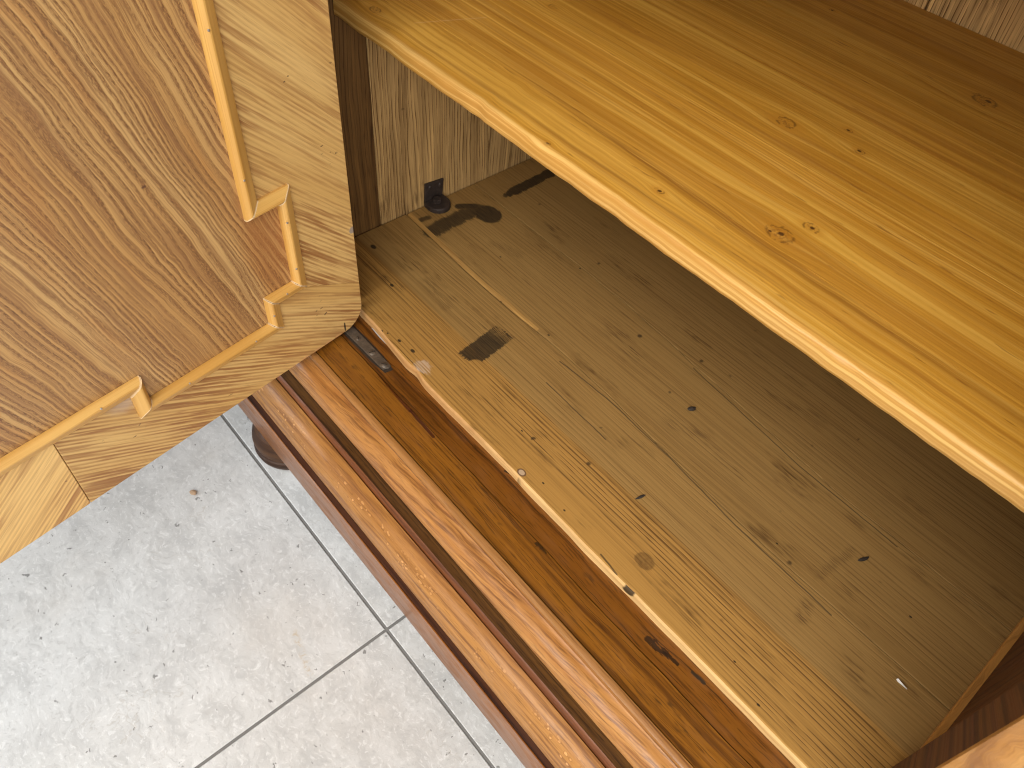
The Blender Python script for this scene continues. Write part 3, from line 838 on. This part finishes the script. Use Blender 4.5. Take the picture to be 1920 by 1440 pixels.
right = empty('side_panel', BASE, W)
fr_ = (Vector((XR, 0, 0)), EY, EZ, -EX)
wall_board(right, fr_, .3842, .66, .198, ZT, MT['redside'], .5, .5)
wall_board(right, fr_, .6604, YB + .02, .198, ZT, MT['redside'], .8, .55)
plate('stile', [(.0895, .3262), (.165, .3262), (.165, .3838), (.0895, .3838)], (Vector((0, 0, .2185)), EX, EY, EZ), 0.0, ZT - .2185, MT['redside'], right, bev=0, tone=.62, seed=.6)
plate('corner_strip', [(.3842, ZB + .0008), (.962, ZB + .0008), (.962, ZB + .0078), (.3842, ZB + .0078)], fr_, .0002, .0070, MT['burl'], right, bev=.0022, seed=.34, bseg=3)
# burled facing on the stile, slightly rounded
fv = [(.0893, .3258), (.0890, .3235), (.0897, .3215), (.092, .3205), (.165, .3200), (.165, .3258)]
verts, faces, uv = [], [], []
nz = 40
for i in range(nz + 1):
    z = .219 + (ZT - .219) * i / nz
    verts += [(x, y, z) for x, y in fv]
n = len(fv); ar = [0, .0025, .005, .0075, .080, .086, .16]
for i in range(nz):
    for j in range(n):
        jj = (j + 1) % n
        f = (i * n + j, i * n + jj, (i + 1) * n + jj, (i + 1) * n + j); faces.append(f)
        za, zb_ = verts[f[0]][2], verts[f[2]][2]
        uv.append([(za, ar[j]), (za, ar[j + 1]), (zb_, ar[j + 1]), (zb_, ar[j])])
for b in (0, nz * n): faces.append(tuple(b + j for j in range(n))); uv.append([(0, 0)] * n)
fix_normals(build('stile_facing', verts, faces, uv, MT['burl'], right, None, True, tone=.6, seed=.27), 35)
plate('outer_panel', [(.386, .198), (YB + .02, .198), (YB + .02, ZT), (.386, ZT)], (Vector((.149, 0, 0)), EY, EZ, EX), 0.0, .016, MT['rail'], right, gang=math.pi / 2, bev=0, seed=.5)

back = empty('back', BASE, W)
fb = (Vector((0, YB, 0)), EX, EZ, -EY)
xs = [XL - .015, -.560, -.392, -.3705, -.205, -.05, XR + .015]
for k, (xa, xb) in enumerate(zip(xs, xs[1:])):
    wall_board(back, fb, xa + .0006, xb - .0006, .198, ZT, MT['side'], (.11, .93, .27, .64, .08, .5)[k], (1.1, 1.15, 1.4, 1.15, 1.1, 1.1)[k], off=(.0, .0008, .0030, .0, .0012, .0)[k])
plate('top', [(-.815, .32), (.18, .32), (.18, YB + .03), (-.815, YB + .03)], (Vector((0, 0, ZT)), EX, EY, EZ), .0005, .025, MT['rail'], W, bev=.001)

# --- shelf: glued staves -------------------------------------------------------
shelf = empty('shelf', BASE, W)
SZ0, SZ1 = .5261, .5445
SX0, SX1 = -.7450, XR - .0008
edges = [.4222, .4795, .532, .588, .645, .700, .752, .812, .868, .9600]
tones = [.62, .64, .60, .48, .42, .46, .24, .22, .16]  # rear staves darker, light falling off with depth put into the colour
hues = [.60, .75, .60, .15, .1, .50, .0, .0, .0]  # front staves made paler as part of that painted fall-off
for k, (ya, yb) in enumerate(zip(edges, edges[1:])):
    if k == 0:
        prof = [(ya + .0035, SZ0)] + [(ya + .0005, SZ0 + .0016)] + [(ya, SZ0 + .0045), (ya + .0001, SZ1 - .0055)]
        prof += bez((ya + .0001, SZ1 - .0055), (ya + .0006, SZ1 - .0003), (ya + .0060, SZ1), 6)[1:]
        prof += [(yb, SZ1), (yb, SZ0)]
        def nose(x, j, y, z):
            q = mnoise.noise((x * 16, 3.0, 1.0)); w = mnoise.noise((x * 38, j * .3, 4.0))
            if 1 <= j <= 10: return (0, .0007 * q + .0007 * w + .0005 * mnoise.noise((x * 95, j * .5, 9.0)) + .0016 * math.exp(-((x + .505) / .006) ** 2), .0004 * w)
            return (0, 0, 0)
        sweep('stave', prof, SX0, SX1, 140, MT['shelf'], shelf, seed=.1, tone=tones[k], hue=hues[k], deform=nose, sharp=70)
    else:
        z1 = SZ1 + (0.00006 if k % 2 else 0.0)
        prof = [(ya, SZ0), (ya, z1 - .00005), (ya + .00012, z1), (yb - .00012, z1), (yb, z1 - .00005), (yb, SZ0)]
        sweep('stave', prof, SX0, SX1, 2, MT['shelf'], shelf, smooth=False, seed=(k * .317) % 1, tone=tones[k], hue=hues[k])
sweep('shelf', [(.425, .862), (.425, .880), (.960, .880), (.960, .862)], SX0, SX1, 2, MT['shelf'], W, smooth=False, seed=.4)  # unseen upper shelf, added to shade the back of the lower one
# battens that carry the shelf
plate('shelf_batten', [(.47, .500), (.95, .500), (.95, .5258), (.47, .5258)], fl, 0.0, .016, MT['side'], W, bev=.001, seed=.66)
plate('shelf_batten', [(.47, .500), (.95, .500), (.95, .5258), (.47, .5258)], fr_, 0.0, .016, MT['redside'], W, bev=.001, seed=.67)

# --- door ------------------------------------------------------------------------
DO = Vector((-.61355, .34375, .226))
de = Vector((.145431, -.989368, 0)); dn = Vector((.989368, .145431, 0))
door = empty('door', DO, W)
door['label'] = 'open left door seen from inside with stepped pine beading'
df = (DO, de, EZ, dn)
DW, DH = .690, 1.60
TH = .022
# stepped centre line of the beading, hinge side upper part -> bottom -> free side
A_, B_, C_, D_, E_, F_, G_, H_ = .1165, .2272, .0797, .1125, .1168, .0767, .2747, .1102
line = [(A_, 1.42), (A_, B_), (C_, B_), (C_, D_), (E_, D_), (E_, F_), (G_, F_), (G_, H_), (.585, H_), (.585, 1.42)]
def arc(cx_, cy_, r, a0_, a1_, n):
    return [(cx_ + r * math.cos(a0_ + (a1_ - a0_) * k / n), cy_ + r * math.sin(a0_ + (a1_ - a0_) * k / n)) for k in range(n + 1)]
M1 = (C_, .1055); M0 = (0.0, .062)
corner = arc(.028, .028, .028, math.pi, 1.5 * math.pi, 10)
plate('stile', [(0, DH), M0, M1, (C_, B_), (A_, B_), (A_, DH)], df, -TH, 0.0, MT['frame'], door, gang=math.radians(46), bev=.0010, seed=.21, tone=.54)
plate('rail', [M0] + corner + [(.3574, 0), (.3574, H_), (G_, H_), (G_, F_), (E_, F_), (E_, D_), (C_, D_), M1], df, -TH, -.00015, MT['frame'], door, gang=math.radians(33), bev=.0010, seed=.68, tone=.50)
plate('rail', [(.3578, 0), (DW, 0), (DW, .11), (.585, .11), (.585, H_), (.3578, H_)], df, -TH, 0.0, MT['frame'], door, gang=math.radians(-38), bev=.0009, seed=.05, tone=.98, uvo=(.4, .2))
plate('stile', [(.585, .1103), (DW, .1103), (DW, DH), (.585, DH)], df, -TH, 0.0, MT['frame'], door, gang=math.radians(-49), bev=.0009, seed=.4, tone=.5)
plate('rail', [(A_, 1.42), (.585, 1.42), (.585, DH), (A_, DH)], df, -TH, 0.0, MT['frame'], door, gang=0, bev=.0009, seed=.6, tone=.5)
plate('panel', [(A_, 1.4198), (A_, B_), (C_, B_), (C_, D_), (E_, D_), (E_, F_), (G_, F_), (G_, H_), (.5848, H_), (.5848, 1.4198)], df, -.012, -.0008, MT['panel'], door, gang=math.radians(73), bev=0, seed=.3)

mp = [(-.0078, -.0005), (-.0078, .0024), (-.0072, .0034), (.0004, .0073), (.0020, .0079), (.0034, .0078), (.0054, .0063), (.0070, .0041), (.0078, .0018), (.0078, -.0005)]
def bead(p, q, prev, nxt, seed, tone, lift=0.0):
    """one mitred length of beading; the profile's + side is on the left of p->q"""
    p, q = Vector(p), Vector(q); d = (q - p).normalized(); nrm = Vector((-d.y, d.x))
    def cut(pt, other_d, first):
        # offset along d per unit of lateral offset so that the end lies in the mitre plane
        if other_d is None: return 0.0
        c = d.dot(other_d); s_ = d.x * other_d.y - d.y * other_d.x
        return (s_ / (1 + c)) * (1 if first else -1) if abs(1 + c) > 1e-6 else 0.0
    dp = (p - Vector(prev)).normalized() if prev else None
    dq = (Vector(nxt) - q).normalized() if nxt else None
    # turning angle at p (from dp to d) and q (from d to dq)
    kp = -math.tan(math.atan2(dp.x * d.y - dp.y * d.x, dp.dot(d)) / 2) if dp else 0.0
    kq = -math.tan(math.atan2(d.x * dq.y - d.y * dq.x, d.dot(dq)) / 2) if dq else 0.0
    L = (q - p).length; nl = max(3, int(L / .012)); verts = []; g = .00025
    arc_ = [0.0]
    for a, b in zip(mp, mp[1:] + mp[:1]): arc_.append(arc_[-1] + math.hypot(a[0] - b[0], a[1] - b[1]))
    n = len(mp); dist = []
    for i in range(nl + 1):
        t = i / nl
        for (w, hh) in mp:
            sa = -w * kp * 1.0 + g; sb = L + w * kq - g
            pos = sa + (sb - sa) * t
            jt = .0005 * mnoise.noise((pos * 300 + seed * 99, w * 600, hh * 300)) if i in (0, nl) else 0
            pos += jt
            P = p + d * pos + nrm * w
            verts.append(DO + de * P.x + EZ * P.y + dn * (hh + lift + .0002 * mnoise.noise((pos * 40, seed * 50, 0))))
            dist.append((pos, min(t * (sb - sa), (1 - t) * (sb - sa))))
    faces, uv, pl = [], [], []
    for i in range(nl):
        for j in range(n):
            jj = (j + 1) % n
            f = (i * n + j, i * n + jj, (i + 1) * n + jj, (i + 1) * n + j); faces.append(f)
            aj = (arc_[j], arc_[j + 1], arc_[j + 1], arc_[j])
            uv.append([(dist[k][0] + seed * 7, aj[m] + seed) for m, k in enumerate(f)])
            pl.append([(dist[k][1], 0) for k in f])
    for b in (0, nl * n):
        f = tuple(b + j for j in range(n)); faces.append(f); uv.append([(dist[k][0], mp[k - b][0]) for k in f]); pl.append([(0, 0)] * n)
    o = build('beading', verts, faces, uv, MT['mould'], door, pl, True, tone=tone, seed=seed)
    return fix_normals(o, 22)
# the walk goes down the hinge side: the panel is on its left hand for the s-right/t-up frame
bt = (.56, .46, .56, .48, .54, .46, .55, .47, .5)
for k in range(len(line) - 1):
    bead(line[k], line[k + 1], line[k - 1] if k else None, line[k + 2] if k + 2 < len(line) else None, (k * .37 + .11) % 1, bt[k], lift=.0012 if k == 6 else 0.0)
bead(line[-1], (line[0][0], 1.42), None, None, .77, .5)
np_ = [(.0001, .0003), (.0009, .0002), (.0011, 0.0), (.0011, -.001)]
nail0 = None
for (s, t) in ((.1205, .4016), (.1195, .2658), (.0845, .1993), (.0840, .1398), (.1004, .1155), (.1205, .0974), (.1476, .0794), (.2279, .0797), (.3108, .1141)):
    P = DO + de * s + EZ * t + dn * .0080
    if nail0 is None:
        nail0 = lathe('nail', np_, P, MT['steel'], door, 10, dn); P0 = P
    else:
        c = nail0.copy(); COL.objects.link(c); c.parent = door; c.location = Vector(nail0.location) + (P - P0)

# --- pivot hinge on the rail -----------------------------------------------------
hinge = empty('hinge', (-.574, .3245, ZR), W)
hd = Vector((.9996, .012, 0)).normalized(); hf = (Vector((-.6160, .3240, ZR + .0004)), hd, Vector((-hd.y, hd.x, 0)), EZ)
plate('plate', [(-.01, -.0062), (.0780, -.0056), (.0785, -.0030), (.0800, .0010), (.0790, .0052), (.040, .0058), (-.01, .0062)], hf, -.001, .0020, MT['iron'], hinge, bev=.0006)
plate('recess', [(-.014, -.0090), (.060, -.0084), (.083, -.0062), (.0845, .0040), (.060, .0080), (.02, .0088), (-.014, .0084)], hf, -.0006, .00018, MT['dark'], hinge, bev=0)
def screw(parent, c, ax, r, mat, slot_dir):
    o = lathe('screw', [(.0002, r * .42), (r * .45, r * .38), (r * .8, r * .22), (r, 0.0), (r, -.0012)], c, mat, parent, 20, ax)
    u_ = slot_dir.normalized(); v_ = ax.cross(u_)
    plate('screw_slot', [(-r * .8, -r * .13), (r * .8, -r * .13), (r * .8, r * .13), (-r * .8, r * .13)], (Vector(c), u_, v_, ax), r * .30, r * .44, MT['dark'], parent, bev=0)
screw(hinge, (-.5668, .3240, ZR + .0022), EZ, .0045, MT['iron'], Vector((.3, 1, 0)))
screw(hinge, (-.5424, .3245, ZR + .0022), EZ, .0048, MT['iron'], Vector((1, .7, 0)))
screw(hinge, (-.5960, .3240, ZR + .0020), EZ, .0036, MT['iron'], Vector((1, -.4, 0)))
plate('gap_strip', [(-.6030, .3472), (-.5980, .3496), (-.5625, .3482), (-.5618, .3462), (-.583, .3458)], (Vector((0, 0, ZR)), EX, EY, EZ), .0002, .0009, MT['gap_strip'], W, bev=0)  # pale strip made up in place of an open gap showing the floor

# --- iron bracket on the left side ----------------------------------------------
br = empty('bracket', (XL + .004, .550, ZB), W)
bf = (Vector((XL, 0, 0)), EY, EZ, EX)
plate('wall_plate', [(.5335, .2335), (.5640, .2335), (.5665, .2625), (.5350, .2655)], bf, 0.0, .0028, MT['black_iron'], br, bev=.0006)
plate('floor_tongue', [(.0, -.0165), (.010, -.0170)] + arc(.0110, 0.0, .0170, -math.pi / 2, math.pi / 2, 12) + [(.0, .0165)], (Vector((XL + .003, .5485, ZB)), EX, EY, EZ), .0003, .0075, MT['black_iron'], br, bev=.0015)
hexo = [(.0062 * math.cos(k * math.pi / 3 + .3), .0062 * math.sin(k * math.pi / 3 + .3)) for k in range(6)]
plate('nut', hexo, (Vector((XL + .0125, .5475, ZB + .0075)), EX, EY, EZ), -.0005, .0060, MT['black_iron'], br, bev=.0008)
screw(br, (XL + .0028, .5430, .2575), EX, .0030, MT['black_iron'], Vector((0, .4, 1)))
screw(br, (XL + .0028, .5600, .2555), EX, .0030, MT['black_iron'], Vector((0, 1, .5)))

# ------------------------------------------------------------------ loose bits
def lump(name, c, size, mat, rz, label, cat, group=None, seed=0, sub=2):
    bm = bmesh.new(); bmesh.ops.create_icosphere(bm, subdivisions=sub, radius=1.0)
    R_ = Matrix.Rotation(rz, 3, 'Z')
    for v in bm.verts:
        k = 1 + .28 * mnoise.noise(v.co * 1.6 + Vector((seed * 5.0, 2, 1)))
        p = Vector((v.co.x * size[0] * k, v.co.y * size[1] * k, max(-.8, v.co.z) * size[2] * k))
        v.co = R_ @ p
    zmin = min(v.co.z for v in bm.verts)
    for v in bm.verts: v.co.z -= zmin
    me = bpy.data.meshes.new(name); bm.to_mesh(me); bm.free(); me.materials.append(mat)
    o = bpy.data.objects.new(name, me); COL.objects.link(o); o.location = c
    o['label'] = label; o['category'] = cat
    if group: o['group'] = group
    return o
lump('wood_crumb', (-.675, .096, .0002), (.0050, .0038, .0022), MT['crumb'], .5, 'small tan wood crumb lying on the grey floor tile', 'crumb', seed=3)
ZF = ZB + .0005
lump('dark_crumb', (-.269, .557, ZF), (.0052, .0030, .0018), MT['dark'], 1.1, 'dark curled crumb on the bottom boards, the one farthest back under the shelf', 'crumb', 'dark crumbs on the bottom boards', seed=5)
lump('dark_crumb', (-.224, .425, ZF), (.0062, .0016, .0011), MT['dark'], 1.35, 'thin dark sliver on the front bottom board near its middle', 'crumb', 'dark crumbs on the bottom boards', seed=9)
lump('dark_crumb', (-.034, .549, ZF), (.0066, .0019, .0014), MT['dark'], 1.2, 'dark crumb on the bottom boards, the one nearest the right side', 'crumb', 'dark crumbs on the bottom boards', seed=12)
pv = [(-.0058, .0010), (-.0050, .0022), (-.0012, .0004), (.0050, .0000), (.0054, -.0014), (.0020, -.0016), (-.0036, -.0002)]
bm = bmesh.new()
r_ = Matrix.Rotation(.12, 2)
vs0 = [bm.verts.new((*(r_ @ Vector(p)), .0010 + .0008 * (k % 3))) for k, p in enumerate(pv)]
f = bm.faces.new(vs0)
g = bmesh.ops.extrude_face_region(bm, geom=[f]); bmesh.ops.translate(bm, verts=[e for e in g['geom'] if isinstance(e, bmesh.types.BMVert)], vec=(0, 0, -.0006))
bmesh.ops.recalc_face_normals(bm, faces=bm.faces[:])
me = bpy.data.meshes.new('paint_flake'); bm.to_mesh(me); bm.free(); me.materials.append(MT['paper'])
o = bpy.data.objects.new('paint_flake', me); COL.objects.link(o); o.location = (.0600, .468, ZB)
o['label'] = 'small white flake on the bottom boards beside the right side'; o['category'] = 'flake'
